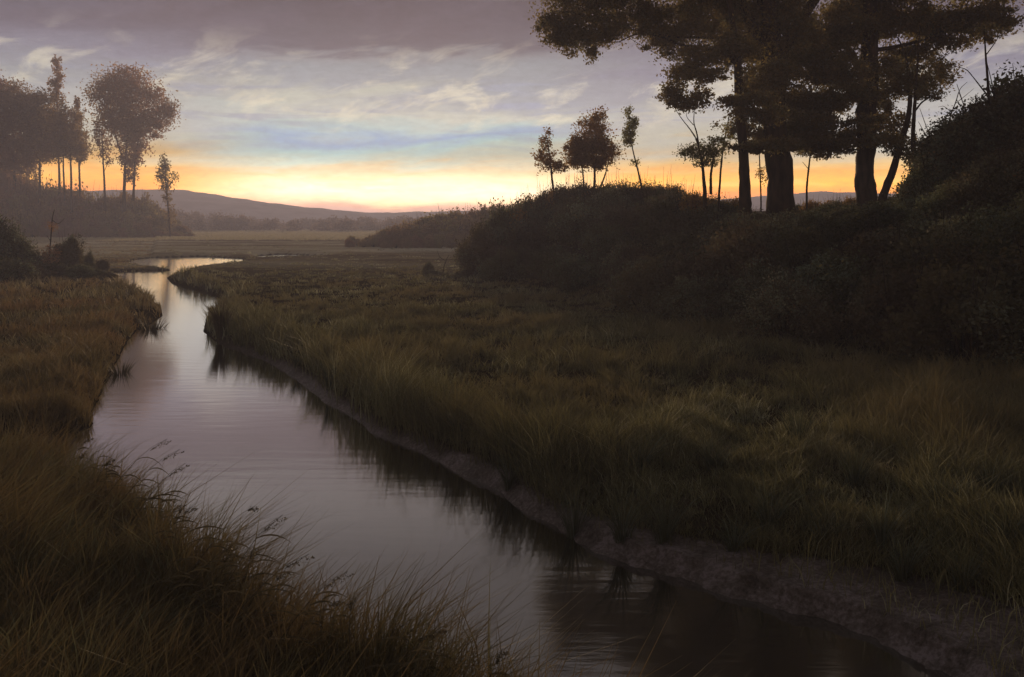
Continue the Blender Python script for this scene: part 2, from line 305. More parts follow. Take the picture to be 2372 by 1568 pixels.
# --- the big trees on the right bank
tree('large_tree', 'largest dark tree with the thickest trunk, its crown cut by the top edge', 'tree', 31,
     [[(1806, 505, 36), (1804, 430, 30), (1801, 350, 28), (1798, 250, 25), (1794, 150, 30), (1786, 100, 27), (1778, 0, 24), (1770, -150, 17), (1775, -330, 8)],
      [(1792, 120, 18), (1745, 60, 13), (1700, -10, 10), (1640, -110, 6)], [(1800, 130, 18), (1850, 50, 14), (1900, -20, 10), (1960, -120, 6)]],
     [(1690, 110, 62, 44, -1), (1710, 30, 90, 55, 1), (1800, 55, 95, 70, 0), (1790, 185, 70, 42, -1.2), (1735, 240, 55, 22, -1.8, 1.1), (1700, 232, 34, 9, -2.2, 1.2), (1770, 265, 60, 24, -1.5),
      (1850, 232, 70, 34, 1.5), (1880, 290, 80, 30, 1), (1840, 325, 75, 26, 1), (1900, 335, 75, 20, 1.2), (1870, 130, 70, 50, 1.5), (1760, 315, 50, 24, .5, .8), (1790, 340, 55, 18, -1.5), (1735, 340, 45, 15, -1),
      (1640, 10, 80, 45, 0), (1850, -60, 130, 60, 0), (1700, -90, 120, 60, 0), (1780, -190, 150, 70, 1), (1790, -290, 100, 60, 0), (1905, 180, 60, 30, 2), (1850, 300, 95, 40, 2.5, .8), (1880, 240, 85, 45, 2.5, .8), (1745, 190, 45, 40, 1.5, .7), (1920, 345, 70, 20, 2, .8), (1700, 300, 40, 22, 1, .6), (1765, 120, 70, 50, 2, .9)],
     .105, 'canopy', 3.2, clump=.32)
tree('slim_dark_tree', 'slender dark trunk just left of the thickest trunk, with a long limb arching left', 'tree', 30,
     [[(1727, 480, 15), (1723, 420, 12.5), (1718, 330, 11.5), (1713, 250, 11), (1708, 170, 10), (1700, 90, 8), (1690, 0, 6), (1680, -120, 3)],
      [(1708, 150, 7), (1680, 125, 6), (1630, 112, 5), (1585, 108, 3.5), (1520, 80, 2.4), (1470, 78, 1.8), (1432, 98, 1.2)]],
     [(1325, 30, 80, 50), (1285, 75, 42, 28, 0, .9), (1340, 92, 62, 30, .3), (1368, 122, 22, 20, 0, .8), (1410, 70, 55, 34, -.5), (1430, 20, 80, 40, .5), (1505, 50, 65, 38, 0), (1550, 100, 55, 36, .4), (1590, 50, 65, 50, 0), (1585, 160, 48, 34, 0),
      (1560, 215, 38, 26, .2), (1590, 240, 42, 22, .2), (1625, 225, 22, 24, 0, .8), (1620, 130, 45, 30, -.5), (1640, 172, 50, 14, -1), (1360, -50, 90, 40, 0), (1500, -50, 90, 50, 0), (1620, -60, 90, 60, 0), (1560, -150, 110, 60, .5)],
     .10, 'canopy', 2.6, clump=.33)
tree('large_tree', 'second thickest dark trunk, standing to the right of the biggest tree', 'tree', 33,
     [[(2007, 470, 25), (2005, 400, 20.5), (2004, 330, 21), (2005, 250, 22), (2007, 180, 21), (2012, 120, 19), (2014, 40, 16), (2016, -60, 12), (2020, -220, 6)],
      [(2006, 175, 9), (1985, 150, 7), (1975, 120, 5)]],
     [(1960, 160, 62, 50, -1), (1950, 70, 85, 60, 0), (2010, 20, 80, 60, 1), (1925, 240, 48, 28, 1), (1990, 215, 42, 22, -2), (2000, 285, 45, 18, -1.6, 1.1), (1965, 320, 55, 18, .5), (2045, 325, 60, 16, -1, 1.1), (2040, 250, 30, 28, 0, .6),
      (2090, 50, 80, 42, 0), (2150, 55, 80, 40, .5), (2220, 55, 75, 38, 0), (2280, 35, 60, 38, .5), (2085, 195, 55, 34, 1, .7), (2135, 120, 66, 30, 1, .7), (2065, 285, 42, 30, 1, .7), (2180, 165, 46, 34, 1.5, .5), (2035, 225, 40, 34, 1.2, .8), (2330, 45, 36, 26, 0, .5), (2290, 85, 30, 16, .5, .5), (2200, 105, 40, 18, 0, .6), (2080, 130, 55, 26, 1, .6), (2060, 160, 45, 26, -1, .8), (2100, -50, 130, 50, 0), (2260, -40, 90, 45, 0), (1990, -110, 140, 70, 1), (2040, -220, 120, 60, 0), (1890, 110, 50, 50, 1, .8)],
     .11, 'canopy', 3.0, clump=.32)
tree('slender_tree', 'thin dark leaning tree right of the second thick trunk, curving up to a forked top', 'tree', 29,
     [[(2040, 470, 10), (2062, 410, 9), (2082, 350, 7.5), (2105, 270, 6), (2108, 215, 4.5), (2102, 150, 3.2), (2095, 120, 2.4), (2078, 85, 1.4)],
      [(2102, 130, 2), (2115, 108, 1.5), (2126, 80, 1)], [(2107, 225, 2.5), (2095, 205, 1.6)]],
     [(2098, 175, 48, 24, 0), (2130, 195, 42, 22, 0), (2060, 330, 40, 18, -.6), (2088, 352, 34, 14, -.4)], .085, 'canopy', 1.8, bark='twig', clump=.4, limbs=False)
tree('slender_tree', 'thin dark sinuous tree beside the leaning one, nearest the bushes on the right', 'tree', 28,
     [[(2138, 460, 10), (2128, 410, 7.5), (2117, 360, 6), (2113, 310, 5), (2117, 250, 4), (2121, 190, 3), (2126, 130, 2), (2130, 60, 1.2)],
      [(2116, 262, 2.5), (2135, 235, 1.8), (2165, 220, 1.2)]],
     [(2150, 215, 38, 18, 0), (2170, 150, 30, 26, 0, .5), (2135, 335, 26, 16, 0, .6), (2150, 358, 40, 12, -.5, .9), (2120, 365, 30, 16, 0, .8)], .085, 'canopy', 1.6, bark='twig', clump=.4, limbs=False)
tree('slender_tree', 'thin bare stemmed tree rising out of the tall bushes at the right edge', 'tree', 24,
     [[(2296, 330, 4), (2292, 270, 3.6), (2288, 200, 3), (2284, 150, 2.4), (2281, 105, 1.8), (2278, 60, 1)], [(2281, 130, 1.4), (2300, 105, 1), (2312, 85, .6)],
      [(2285, 220, 1.8), (2262, 190, 1.3), (2238, 160, 1), (2215, 155, .7), (2200, 148, .4)]],
     [(2290, 70, 40, 16, 0, .5)], .07, 'canopy', 1., bark='twig', limbs=False)
tree('dead_sapling', 'bare twiggy sapling bending out of the bushes left of the right edge', 'sapling', 25,
     [[(2190, 320, 1.8), (2200, 270, 1.4), (2212, 240, 1.1), (2222, 205, .8), (2240, 190, .4)], [(2212, 240, .8), (2235, 222, .6), (2255, 205, .35)], [(2205, 262, .8), (2185, 245, .6), (2172, 248, .3)]], [], .07, 'canopy', bark='twig')
tree('forked_sapling', 'forked sapling with two bare arms and low leafy clumps, left of the slim dark trunk', 'sapling', 31,
     [[(1632, 460, 5), (1630, 420, 4), (1626, 380, 3), (1620, 350, 2.4), (1612, 320, 2), (1598, 300, 1.3), (1578, 275, .9), (1562, 250, .5)],
      [(1620, 355, 2.2), (1614, 310, 1.8), (1606, 285, 1.2), (1608, 250, .6)], [(1646, 450, 3.4), (1645, 410, 3), (1650, 380, 2.4), (1655, 350, 1.5)], [(1606, 290, 1), (1590, 272, .7), (1588, 255, .4)]],
     [(1600, 352, 26, 16, 0), (1645, 345, 36, 22, 0), (1630, 375, 30, 12, 0, .8), (1665, 325, 24, 12, -.5, .8)], .075, 'birch', 1.9, bark='twig', limbs=False, clump=.4)
tree('sapling', 'thin straight sapling close to the left side of the slim dark trunk', 'sapling', 33,
     [[(1665, 450, 2.6), (1668, 400, 2.3), (1673, 350, 2), (1680, 310, 1.6), (1690, 260, .9)]], [(1684, 290, 14, 24, 0, .4)], .07, 'birch', 1., bark='twig', limbs=False)
tree('sapling', 'hair thin sapling in the bright gap between the two thickest trunks', 'sapling', 34,
     [[(1868, 440, 2.4), (1871, 400, 2.1), (1876, 360, 1.8), (1884, 310, 1)], [(1872, 392, .9), (1858, 375, .5)]], [(1870, 352, 30, 12, 0, .7)], .07, 'canopy', 1.4, bark='twig', limbs=False)
tree('sapling', 'faint sapling seen between the slim dark trunk and the thickest trunk', 'sapling', 34,
     [[(1762, 450, 1.8), (1760, 400, 1.6), (1758, 350, 1.2)]], [(1765, 400, 14, 26, 0, .35)], .07, 'autumn', 1., bark='twig', limbs=False)
# --- three small trees on the brow
tree('small_tree', 'small two tiered tree on the brow, left of the round russet tree', 'tree', 44,
     [[(1282, 455, 3), (1279, 420, 2.6), (1276, 390, 2), (1268, 330, 1)], [(1279, 400, 1.5), (1296, 380, 1)]],
     [(1266, 370, 24, 22, 0), (1292, 385, 22, 14, 0), (1262, 335, 16, 22, 0, .6), (1270, 308, 10, 14, 0, .45)], .12, 'autumn', 1.9, clump=.42, bark='twig')
tree('small_tree', 'round bushy russet tree, middle one of three on the brow', 'tree', 45,
     [[(1375, 450, 3), (1377, 420, 2.8), (1376, 380, 2.2), (1372, 320, 1)], [(1352, 445, 2.2), (1350, 400, 1.7), (1345, 365, 1)], [(1388, 440, 2.2), (1402, 405, 1.7), (1410, 370, 1)]],
     [(1368, 330, 40, 34, 0), (1345, 350, 32, 32, 0), (1400, 355, 34, 32, 0), (1372, 290, 34, 24, 0, .8), (1385, 265, 20, 16, 0, .5), (1375, 370, 48, 20, 0, .8), (1330, 375, 20, 16, 0, .6)], .12, 'autumn', 2.4, clump=.4, bark='twig')
tree('thin_tree', 'thin leaning tree with a narrow pale green top, rightmost of three on the brow', 'tree', 43,
     [[(1487, 440, 2.6), (1482, 415, 2.2), (1472, 375, 1.7), (1462, 335, 1.2), (1456, 290, .7)]],
     [(1460, 300, 15, 20, 0), (1456, 325, 14, 16, 0), (1466, 285, 13, 14, 0), (1455, 262, 9, 16, 0, .6), (1470, 375, 12, 10, 0, .35)], .10, 'birch', 1.9, clump=.42, bark='twig')
# --- far left trees
tree('round_tree', 'tall broad round headed tree of the far left group', 'tree', 150,
     [[(287, 470, 4.2), (288, 440, 3.6), (289, 400, 3), (292, 350, 2.6), (300, 260, 1.6)], [(308, 465, 3), (310, 420, 2.4), (312, 370, 2), (330, 280, 1)], [(289, 380, 2), (262, 300, 1.4), (250, 240, .8)]],
     [(258, 222, 50, 50), (320, 222, 60, 52), (295, 185, 48, 30, 0, .9), (372, 262, 34, 34), (345, 290, 42, 32), (292, 290, 48, 38), (255, 275, 38, 34, 0, .8), (305, 335, 40, 30), (303, 372, 26, 26), (306, 405, 14, 22, 0, .6), (395, 250, 18, 20, 0, .7), (235, 205, 22, 24, 0, .6)],
     .40, 'far', 2.3, clump=.34, bark='twig')
tree('thin_tree', 'thin pale stemmed tree just left of the broad round tree', 'tree', 150,
     [[(243, 470, 2.8), (242, 430, 2.4), (240, 400, 2), (238, 350, 1.4), (236, 300, .8)]], [(240, 345, 18, 24, 0, .8), (228, 310, 16, 22, 0, .7), (250, 375, 14, 10, 0, .5)], .36, 'far', 1.8, clump=.4, bark='twig')
tree('narrow_tree', 'tallest narrow spire topped tree at the far left', 'tree', 158,
     [[(138, 470, 2.8), (137, 400, 2.4), (132, 300, 1.8), (131, 180, .8)]], [(131, 150, 9, 20, 0, .8), (132, 185, 17, 22), (130, 225, 17, 24), (130, 270, 26, 26), (128, 140, 4, 12, 0, .5)], .38, 'far', 2.4, clump=.34, bark='twig')
tree('narrow_tree', 'second smaller spire topped tree at the far left', 'tree', 156,
     [[(186, 470, 2.6), (184, 400, 2.2), (180, 300, 1.2)]], [(178, 240, 7, 16, 0, .8), (179, 270, 15, 20), (176, 310, 26, 28), (180, 350, 22, 26)], .38, 'far', 2.4, clump=.34, bark='twig')
tree('broad_tree', 'broad brown tree filling the left edge of the far group', 'tree', 155,
     [[(35, 470, 3.6), (33, 400, 3), (30, 300, 2)]], [(15, 215, 46, 38), (55, 240, 48, 42), (10, 270, 55, 48), (45, 310, 58, 44), (10, 355, 60, 36), (-40, 240, 60, 60), (-40, 340, 60, 50), (65, 350, 50, 32, 0, .8), (20, 385, 50, 20, 0, .8), (60, 395, 34, 20, 0, .5), (-20, 410, 50, 30)], .4, 'far', 2.4, clump=.34, bark='twig')
tree('broad_tree', 'middle sized brown tree between the left edge and the spire topped tree', 'tree', 153,
     [[(92, 470, 3), (92, 400, 2.4), (92, 320, 1.6)]], [(88, 232, 36, 26, 0, .9), (100, 280, 50, 40), (85, 335, 48, 34), (115, 330, 40, 38)], .4, 'far', 2.4, clump=.34, bark='twig')
tree('broad_tree', 'brown round crowned tree below the spire topped tree', 'tree', 149,
     [[(165, 470, 2.6), (165, 410, 2.2), (162, 340, 1.6)], [(150, 465, 2.2), (147, 400, 1.8), (146, 340, 1.2)]], [(140, 280, 46, 34), (152, 325, 52, 36), (180, 340, 28, 30, 0, .8), (125, 350, 46, 28, 0, .8)], .4, 'far', 2.4, clump=.34, bark='twig')
tree('thin_tree', 'small slender tree alone at the right end of the far left group', 'tree', 138,
     [[(394, 545, 2.4), (390, 490, 2), (384, 430, 1.6), (381, 375, .8)], [(386, 440, 1), (404, 412, .6)]],
     [(381, 385, 13, 16), (377, 405, 17, 16), (384, 430, 14, 18, 0, .8), (406, 408, 9, 10, 0, .6), (388, 462, 12, 16, 0, .6), (378, 368, 7, 12, 0, .5), (394, 500, 12, 20, 0, .6)], .3, 'far', 2., clump=.42, bark='twig')

# ------------------------------------------------------------------ shrubs: a few kinds, then copies
def shrub_proto(name, label, group, rad, h, leaf, cover, mat, nb=9):
    root = empty(name, (0, 0, 0)); tag(root, label, 'shrub', group); B = []; paths = []
    for i in range(nb):
        a = i*2.4+rng.uniform(0, .8); q = rad*.62*math.sqrt((i+.3)/nb); z = h*(.42+.30*(1-q/(rad*.7))*rng.uniform(.5, 1.2))
        if i >= nb*.6: z = h*rng.uniform(.2, .4)
        c = np.array([math.cos(a)*q, math.sin(a)*q, z]); rr = rad*rng.uniform(.34, .5)
        B.append((c, (rr, rr, min(rr, h*.3)*rng.uniform(.8, 1.1))))
        paths.append([((c[0]*.1, c[1]*.1, -.25), .022*h), (c*.55, .014*h), (c+np.array([0, 0, h*.12]), .004*h)])
    for i in range(7):
        a = rng.uniform(0, 6.28); q = rad*rng.uniform(.1, .75); paths.append([((q*.3*math.cos(a), q*.3*math.sin(a), 0), .008*h), ((q*.8*math.cos(a), q*.8*math.sin(a), h*.6), .005*h), ((q*1.15*math.cos(a), q*1.15*math.sin(a), h*(rng.uniform(.85, 1.15) if h < 3 else rng.uniform(.7, .92))), .0018*h)])
    V, Qd = tubes(paths, 5); link('stem', raw_mesh('stem', V, Qd), M['twig'], root)
    link('foliage', crown_mesh('foliage', B, leaf, cover, .33, .1), M[mat], root)
    return root
TH = 'dark shrubs massed on the right bank below the big trees'
protos = [shrub_proto('thicket_shrub', 'dark leafy shrub merging into the low thicket under the big trees', TH, 1.15, 1.75, (.07, .08, .085, .095, .065)[i], (2.2, 1.6, 2.4, 1.8, 1.3)[i], 'shrub', 8+2*(i % 3)) for i in range(5)]
BG = 'tall bushes rising to the right edge'
bigs = [shrub_proto('tall_bush', 'tall dark bush massed with others at the right edge', BG, 2.1, 4.4, .11, 3.2, 'shrub', 14) for i in range(3)]
FG = 'low brown bushes under the far left trees'
fars = [shrub_proto('far_bush', 'brown hazy bush under the far left trees', FG, 1.2, 2., .15, 3., 'far', 8) for i in range(3)]
brows = [shrub_proto('brow_bush', 'russet bush catching the glow along the brow', 'russet bushes along the brow of the right bank', .9, 1.7, .08, 1.1, 'autumn', 8) for i in range(2)]
used = set()
def put(proto, x, y, s, sz=1., label=None, group=None, name=None, z=None, cat=None):
    z = gz_at(x, y) if z is None else z
    rz = rng.uniform(0, 6.28); sc = (s, s*rng.uniform(.9, 1.1), s*sz)
    if proto.name in used: o = copy_tree(proto, (x, y, z-.08), rz, sc)
    else:
        used.add(proto.name); o = proto; o.location = (x, y, z-.08); o.rotation_euler = (0, 0, rz); o.scale = sc
    if label: o['label'] = label
    if group: o['group'] = group
    elif label and 'group' in o: del o['group']
    if cat: o['category'] = cat
    if name: o.name = name
    return o
# thicket over the hill, kept below the silhouette the hill has
topprof = lambda u: np.interp(u, [1085, 1110, 1150, 1200, 1245, 1300, 1400, 1480, 1560, 1640, 1700, 1760, 1900, 2040, 2130, 2180, 2500], [560, 500, 468, 455, 436, 418, 420, 418, 424, 448, 470, 490, 470, 455, 440, 400, 380])
cand = np.stack([rng.uniform(-3, 26, 9000), rng.uniform(11, 52, 9000)], 1)
sh = -sdf(cand, [HILL]); cand = cand[(sh > .15) & (cand[:, 0] < .62*cand[:, 1]+2)]
cand = cand[np.argsort(cand[:, 1])]; rng.shuffle(cand); acc = []
for p in cand:
    sp = 1.25+.012*max(0, p[1]-15)
    if abs(p[0]-9.4) < 1.0 and 27 < p[1] < 31.5: pass
    if all((p[0]-q[0])**2+(p[1]-q[1])**2 > sp*sp for q in acc): acc.append(p)
    if len(acc) > 330: break
n_th = 0
for i, (x, y) in enumerate(acc):
    z = gz_at(x, y); u = x/y*F+CU; vt = topprof(u); hmax = (CH+(HV-vt)/F*y)-z
    if n_th >= 270: break
    h = min(rng.uniform(1.3, 2.2), hmax)
    if h < .55: continue
    if y > 44 and u > 1500: continue
    sz = h/1.75; s = max(.85, min(1.2, sz))*rng.uniform(.9, 1.15)
    put(protos[i % 5], x, y, s, sz/s, z=z); n_th += 1
# brow line shrubs
for u, v, Y in [(1112, 505, 41), (1130, 482, 43), (1160, 466, 43), (1195, 456, 44), (1222, 446, 44), (1248, 430, 44), (1275, 424, 44), (1305, 414, 43), (1335, 410, 44), (1370, 414, 44), (1405, 412, 43), (1440, 414, 43), (1470, 418, 42), (1505, 415, 42), (1535, 418, 42), (1562, 428, 40), (1600, 440, 40), (1640, 446, 40), (1680, 455, 38), (1850, 462, 37), (1900, 462, 37), (1950, 455, 36), (2060, 448, 33), (2100, 440, 31)]:
    p = at(u, v, Y); z = gz_at(p[0], Y); h = p[2]-z
    put(protos[rng.integers(5)], p[0], Y, .95, max(.5, h/1.75/.95), z=z)
for i, u in enumerate(list(range(1180, 1590, 27))+list(range(1605, 2090, 46))):
    if abs(u-1806) < 45 or abs(u-2006) < 32 or abs(u-1727) < 20: continue
    v = np.interp(u, [1180, 1240, 1300, 1400, 1560, 1640, 1750, 1900, 2090], [452, 420, 398, 396, 400, 428, 462, 450, 432])+rng.uniform(-6, 14); Y = rng.uniform(43.5, 46) if u < 1600 else rng.uniform(34.5, 38)
    p = at(u, v, Y); z = gz_at(p[0], Y); h = p[2]-z
    if h > .5: put(brows[i % 2], p[0], Y, min(1.1, max(.6, h/1.7)), h/1.7/min(1.1, max(.6, h/1.7)), z=z)
# tall bushes at the right
for u, v, Y in [(2145, 390, 25), (2178, 325, 24), (2205, 268, 24.5), (2240, 215, 24), (2285, 185, 25), (2330, 145, 24), (2385, 105, 25), (2440, 130, 24), (2230, 370, 20), (2290, 330, 19.5), (2345, 300, 19), (2400, 270, 19), (2180, 460, 20.5), (2460, 220, 20), (2270, 450, 17.5), (2350, 420, 17), (2430, 400, 17), (2520, 120, 26)]:
    p = at(u, v, Y); z = gz_at(p[0], Y); h = p[2]-z; sz = h/4.4
    put(bigs[rng.integers(3)], p[0], Y, min(.95, max(.5, sz)), sz/min(.95, max(.5, sz)), z=z)
# low bushes under the far left trees
for Y, k, st in ((163, 1., 20), (156, .86, 22), (150, .62, 24), (145, .38, 24), (142, .2, 26)):
    for u in np.arange(-160, 440, st):
        vt = np.interp(u, [-160, 0, 100, 200, 245, 290, 330, 360, 400, 425, 440], [360, 366, 404, 430, 446, 430, 456, 472, 500, 524, 538])
        vb = 545; v = vb+(vt-vb)*k*rng.uniform(.88, 1.06); u2 = u+rng.uniform(-9, 9)
        p = at(u2, v, Y); z = gz_at(p[0], Y); h = max(.9, p[2]-z)
        if u > 380 and k < .8: h *= .7
        s = min(3.2, max(1.2, h/2.2)); put(fars[rng.integers(3)], p[0], Y, s, h/2./s, z=z)
# bushes of the middle distance, left of the brow
MG = 'purple brown bushes along the far edge of the meadow'
for Y, k in ((97, 1.), (92, .8), (88, .42)):
    for u in np.arange(812, 1215, 21 if k == 1 else 26):
        vt = np.interp(u, [800, 815, 835, 850, 900, 930, 960, 1000, 1040, 1080, 1120, 1215], [552, 540, 548, 542, 522, 505, 500, 490, 482, 476, 470, 456])
        if u < 880 and k < .7: continue
        v = 572+(vt-572)*k*rng.uniform(.93, 1.04); u2 = u+rng.uniform(-6, 6)
        p = at(u2, v, Y); z = gz_at(p[0], Y); h = max(.5, p[2]-z); s = min(2., max(.55, h/2.))
        put(fars[rng.integers(3)], p[0], Y, s, h/2./s, 'purple brown bush in the row closing the meadow', MG, 'meadow_bush', z)
# dark bushes on the near left bank
for u, v, Y, s, lab in [(-40, 470, 43, 1.5, 'dark tall bush cut by the left edge, on the left bank'), (18, 505, 44, 1.25, 'second dark bush from the left edge, on the left bank'), (48, 545, 45, .95, 'dark bush between the left edge bushes and the little pool'),
                        (158, 530, 47, .85, 'lone rounded bush between the two small pools on the left bank'), (206, 572, 46, .33, 'narrow dark upright bush in front of the small pool'), (176, 580, 50, .6, 'low bush just left of the narrow upright bush'),
                        (225, 618, 44, .55, 'low dark bush at the river bend'), (236, 594, 49, .4, 'small bush behind the low dark one at the river bend'), (90, 585, 47, .8, 'low spreading bush left of the lone sapling'), (20, 590, 40, 1.2, 'low dark bush in front of the left edge bushes'), (132, 600, 44, .8, 'low bush in front of the lone rounded bush'), (186, 606, 43, .7, 'low bush between the sapling and the river bend'), (60, 600, 42, .9, 'low bush under the lone sapling, left side'), (252, 626, 43, .45, 'last little bush at the tip of the left bank')]:
    p = at(u, v, Y); z = gz_at(p[0], Y); h = p[2]-z
    put(protos[rng.integers(5)], p[0], Y, s, h/1.75/s, lab, None, 'bank_bush', z)
tree('sapling', 'thin dark sapling with a twiggy top on the left bank before the far trees', 'sapling', 45,
     [[(112, 628, 1.6), (115, 580, 1.5), (119, 540, 1.3), (121, 505, 1), (126, 485, .6)], [(121, 510, .8), (135, 520, .5), (150, 505, .3)], [(118, 560, .7), (108, 545, .4)]],
     [(122, 525, 14, 10, 0, .4), (120, 590, 22, 22, 0, .5)], .09, 'far', 1.3, bark='twig', limbs=False)
# small scrub at the left foot of the thicket
for u, v, Y, s, lab in [(992, 598, 43, .3, 'small upright scrub plant, first left of the thicket'), (1005, 618, 42, .6, 'low scrub left of the bare twigs'), (1075, 615, 40, .5, 'low scrub touching the left foot of the thicket'), (1040, 625, 41, .6, 'low scrub around the bare twigs')]:
    p = at(u, v, Y); z = gz_at(p[0], Y); h = p[2]-z
    put(protos[rng.integers(5)], p[0], Y, s, h/1.75/s, lab, None, 'low_scrub', z)
tree('bare_sapling', 'bare crooked twig with a Y fork left of the thicket', 'sapling', 41, [[(1024, 640, 1.1), (1028, 618, 1), (1034, 600, .8), (1040, 590, .4)], [(1032, 604, .7), (1018, 596, .5), (1012, 580, .3)], [(1018, 596, .4), (1010, 604, .3)]], [], .08, 'shrub', bark='twig')
tree('bare_sapling', 'bare upright twig beside the left foot of the thicket', 'sapling', 41, [[(1066, 635, 1.1), (1069, 600, .9), (1074, 570, .6), (1078, 540, .3)]], [], .08, 'shrub', bark='twig')

# distant woods: reads as one mass
Bw = []
for i in range(420):
    u = rng.uniform(-400, 2900); Y = rng.uniform(216, 300); vt = np.interp(u, [380, 470, 560, 700, 850, 1200, 2900], [486, 494, 502, 508, 506, 500, 470])+rng.uniform(-3, 8)
    p = at(u, vt, Y); h = p[2]; r = rng.uniform(1.4, 2.8)
    Bw.append((np.array([p[0], Y, h*.45]), (r*1.5, r*1.5, h*.45))); Bw.append((np.array([p[0], Y, h*.8]), (r*.7, r*.7, h*.28), .8))
tag(link('distant_woods', crown_mesh('distant_woods', Bw, .6, 1.6, .34), M['woods']), 'hazy line of woods closing the far end of the marsh', 'woods', kind='stuff')

# ------------------------------------------------------------------ grass
def blades(P, z0, h, w, leanx, leany, tint, face=None):
    n = len(P); a = rng.uniform(0, math.pi, n) if face is None else face
    wx, wy = np.cos(a)*w*.5, np.sin(a)*w*.5
    V = np.empty((n, 6, 3)); 
    for k, (f, q, wk) in enumerate(((0, 0, 1.), (.55, .3, .85), (1., 1., .12))):
        cx = P[:, 0]+leanx*q; cy = P[:, 1]+leany*q; cz = z0+h*f*(1-.15*q)
        V[:, 2*k] = np.stack([cx-wx*wk, cy-wy*wk, cz], 1); V[:, 2*k+1] = np.stack([cx+wx*wk, cy+wy*wk, cz], 1)
    I = (np.arange(n)*6)[:, None]
    Q = np.concatenate([I+np.array([[0, 1, 3, 2]]), I+np.array([[2, 3, 5, 4]])])
    return V.reshape(-1, 3), Q, np.repeat(tint, 6)
def sample(n, v0, v1, u0=-260, u1=2640, zref=.3, pw=1.):
    v = v0+(v1-v0)*rng.uniform(0, 1, n)**pw; u = rng.uniform(u0, u1, n)
    Y = F*(CH-zref)/(v-HV); return np.stack([(u-CU)/F*Y, Y], 1)
def tufts(P, m, r0=.05, rk=.004):
    i = np.repeat(np.arange(len(P)), m); n = len(i); a = rng.uniform(0, 6.28, n); q = np.abs(rng.normal(0, 1, n))*.8
    r = (r0+rk*P[i, 1])*rng.uniform(.5, 1.6, len(P))[i]; d = np.stack([np.cos(a)*q, np.sin(a)*q], 1)
    return P[i]+d*r[:, None], d, rng.lognormal(0, .28, len(P))[i], rng.normal(0, .13, len(P))[i]
def grass(name, label, P, region, hgt, mat, wind=0., wmin=.006, wpx=1.5, tshift=0.):
    P, D, HT, TT_ = P if isinstance(P, tuple) else (P, np.zeros_like(P), np.ones(len(P)), np.zeros(len(P)))
    z, sw, sh = ground(P); k = region(P, z, sw, sh); P, z, sw, sh, D, HT, TT_ = P[k], z[k], sw[k], sh[k], D[k], HT[k], TT_[k]; n = len(P)
    h = hgt(P, sw, sh)*rng.uniform(.5, 1.2, n)*np.clip(HT, .5, 1.3)*(1-.18*np.clip(np.hypot(D[:, 0], D[:, 1]), 0, 2)); w = np.maximum(wmin*rng.uniform(.6, 1.6, n), wpx*rng.uniform(.6, 1.3, n)*P[:, 1]/F)
    lx = h*(np.clip(rng.normal(0, .28, n), -.6, .6)+.42*D[:, 0]+wind+.25*wav(P[:, 0], P[:, 1], 2.3, 31)); ly = h*(rng.normal(0, .26, n)+.42*D[:, 1])
    fd = 1-.7*smooth(P[:, 1], 35, 90); t = np.clip(.4+(rng.beta(2, 3, n)-.4)*fd+.26*wav(P[:, 0], P[:, 1], .9, 4)+.16*wav(P[:, 0], P[:, 1], .28, 14)+tshift+TT_+.44*smooth(P[:, 1], 20, 60), 0, 1)  # last term pales blades with distance, mist put into their tint
    V, Q, T = blades(P, z-.03, h, w, lx, ly, t)
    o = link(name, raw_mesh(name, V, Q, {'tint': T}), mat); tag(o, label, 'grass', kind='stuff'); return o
isright = lambda P: onright(P[:, 0], P[:, 1])
clumpy = lambda P, s, k: .75+.45*wav(P[:, 0], P[:, 1], s, k)
P1 = tufts(np.concatenate([sample(17000, 600, 1700, u0=300), sample(7500, 552, 800, u0=100), sample(4000, 640, 1650, u0=700)]), 22)
def reg_r(P, z, sw, sh):
    if len(P) == 0: return np.zeros(0, bool)
    th = mudwidth(P[:, 0], P[:, 1])
    return isright(P) & ((sw > .08) & (rng.uniform(0, 1, len(P)) < .035) | (sw > th+rng.uniform(-.06, .14, len(P))*(P[:, 1] < 16)-.03)) & (sh < 1.2) & (P[:, 1] < 128)
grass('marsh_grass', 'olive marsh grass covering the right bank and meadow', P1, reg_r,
      lambda P, sw, sh: (.22+.20*smooth(-P[:, 1], -34, -9)+.34*smooth(-sw, -1.6, -.2)*smooth(P[:, 1], 7.5, 10))*(.78+.22*smooth(P[:, 1], 7, 11))*np.clip(1.05*clumpy(P, 1.5, 12)+.4*wav(P[:, 0], P[:, 1], .4, 3)+.35*wav(P[:, 0], P[:, 1], 4.1, 21), .3, 1.9)*np.where(P[:, 1] > 45, .6, 1), M['grass_r'])
P2 = tufts(np.concatenate([sample(8000, 560, 1080, u0=-500, u1=620), sample(3500, 552, 640, u0=-400, u1=900)]), 20)
grass('russet_grass', 'russet brown grass on the left bank and far marsh', P2, lambda P, z, sw, sh: (~isright(P)) & (sw > -.04) & (P[:, 1] > 11.2) & (P[:, 1] < 135),
      lambda P, sw, sh: np.where(P[:, 1] > 40, .16, .46)*np.clip(clumpy(P, 1.2, 15), .4, 1.6), M['grass_l'])
P3 = tufts(np.stack([rng.uniform(-9, 1.2, 9000), rng.uniform(2.2, 10.4, 9000)], 1), 22, .05, .0)
grass('bank_grass', 'tangled reedy grass on the near left bank in the foreground', P3, lambda P, z, sw, sh: (~isright(P)) & (sw > -.03) & (P[:, 1] < 10.6) & (P[:, 1] > 3.1),
      lambda P, sw, sh: .80*np.clip(clumpy(P, 1.6, 18), .5, 1.35), M['grass_f'], wind=.22, wmin=.007, wpx=1.2)
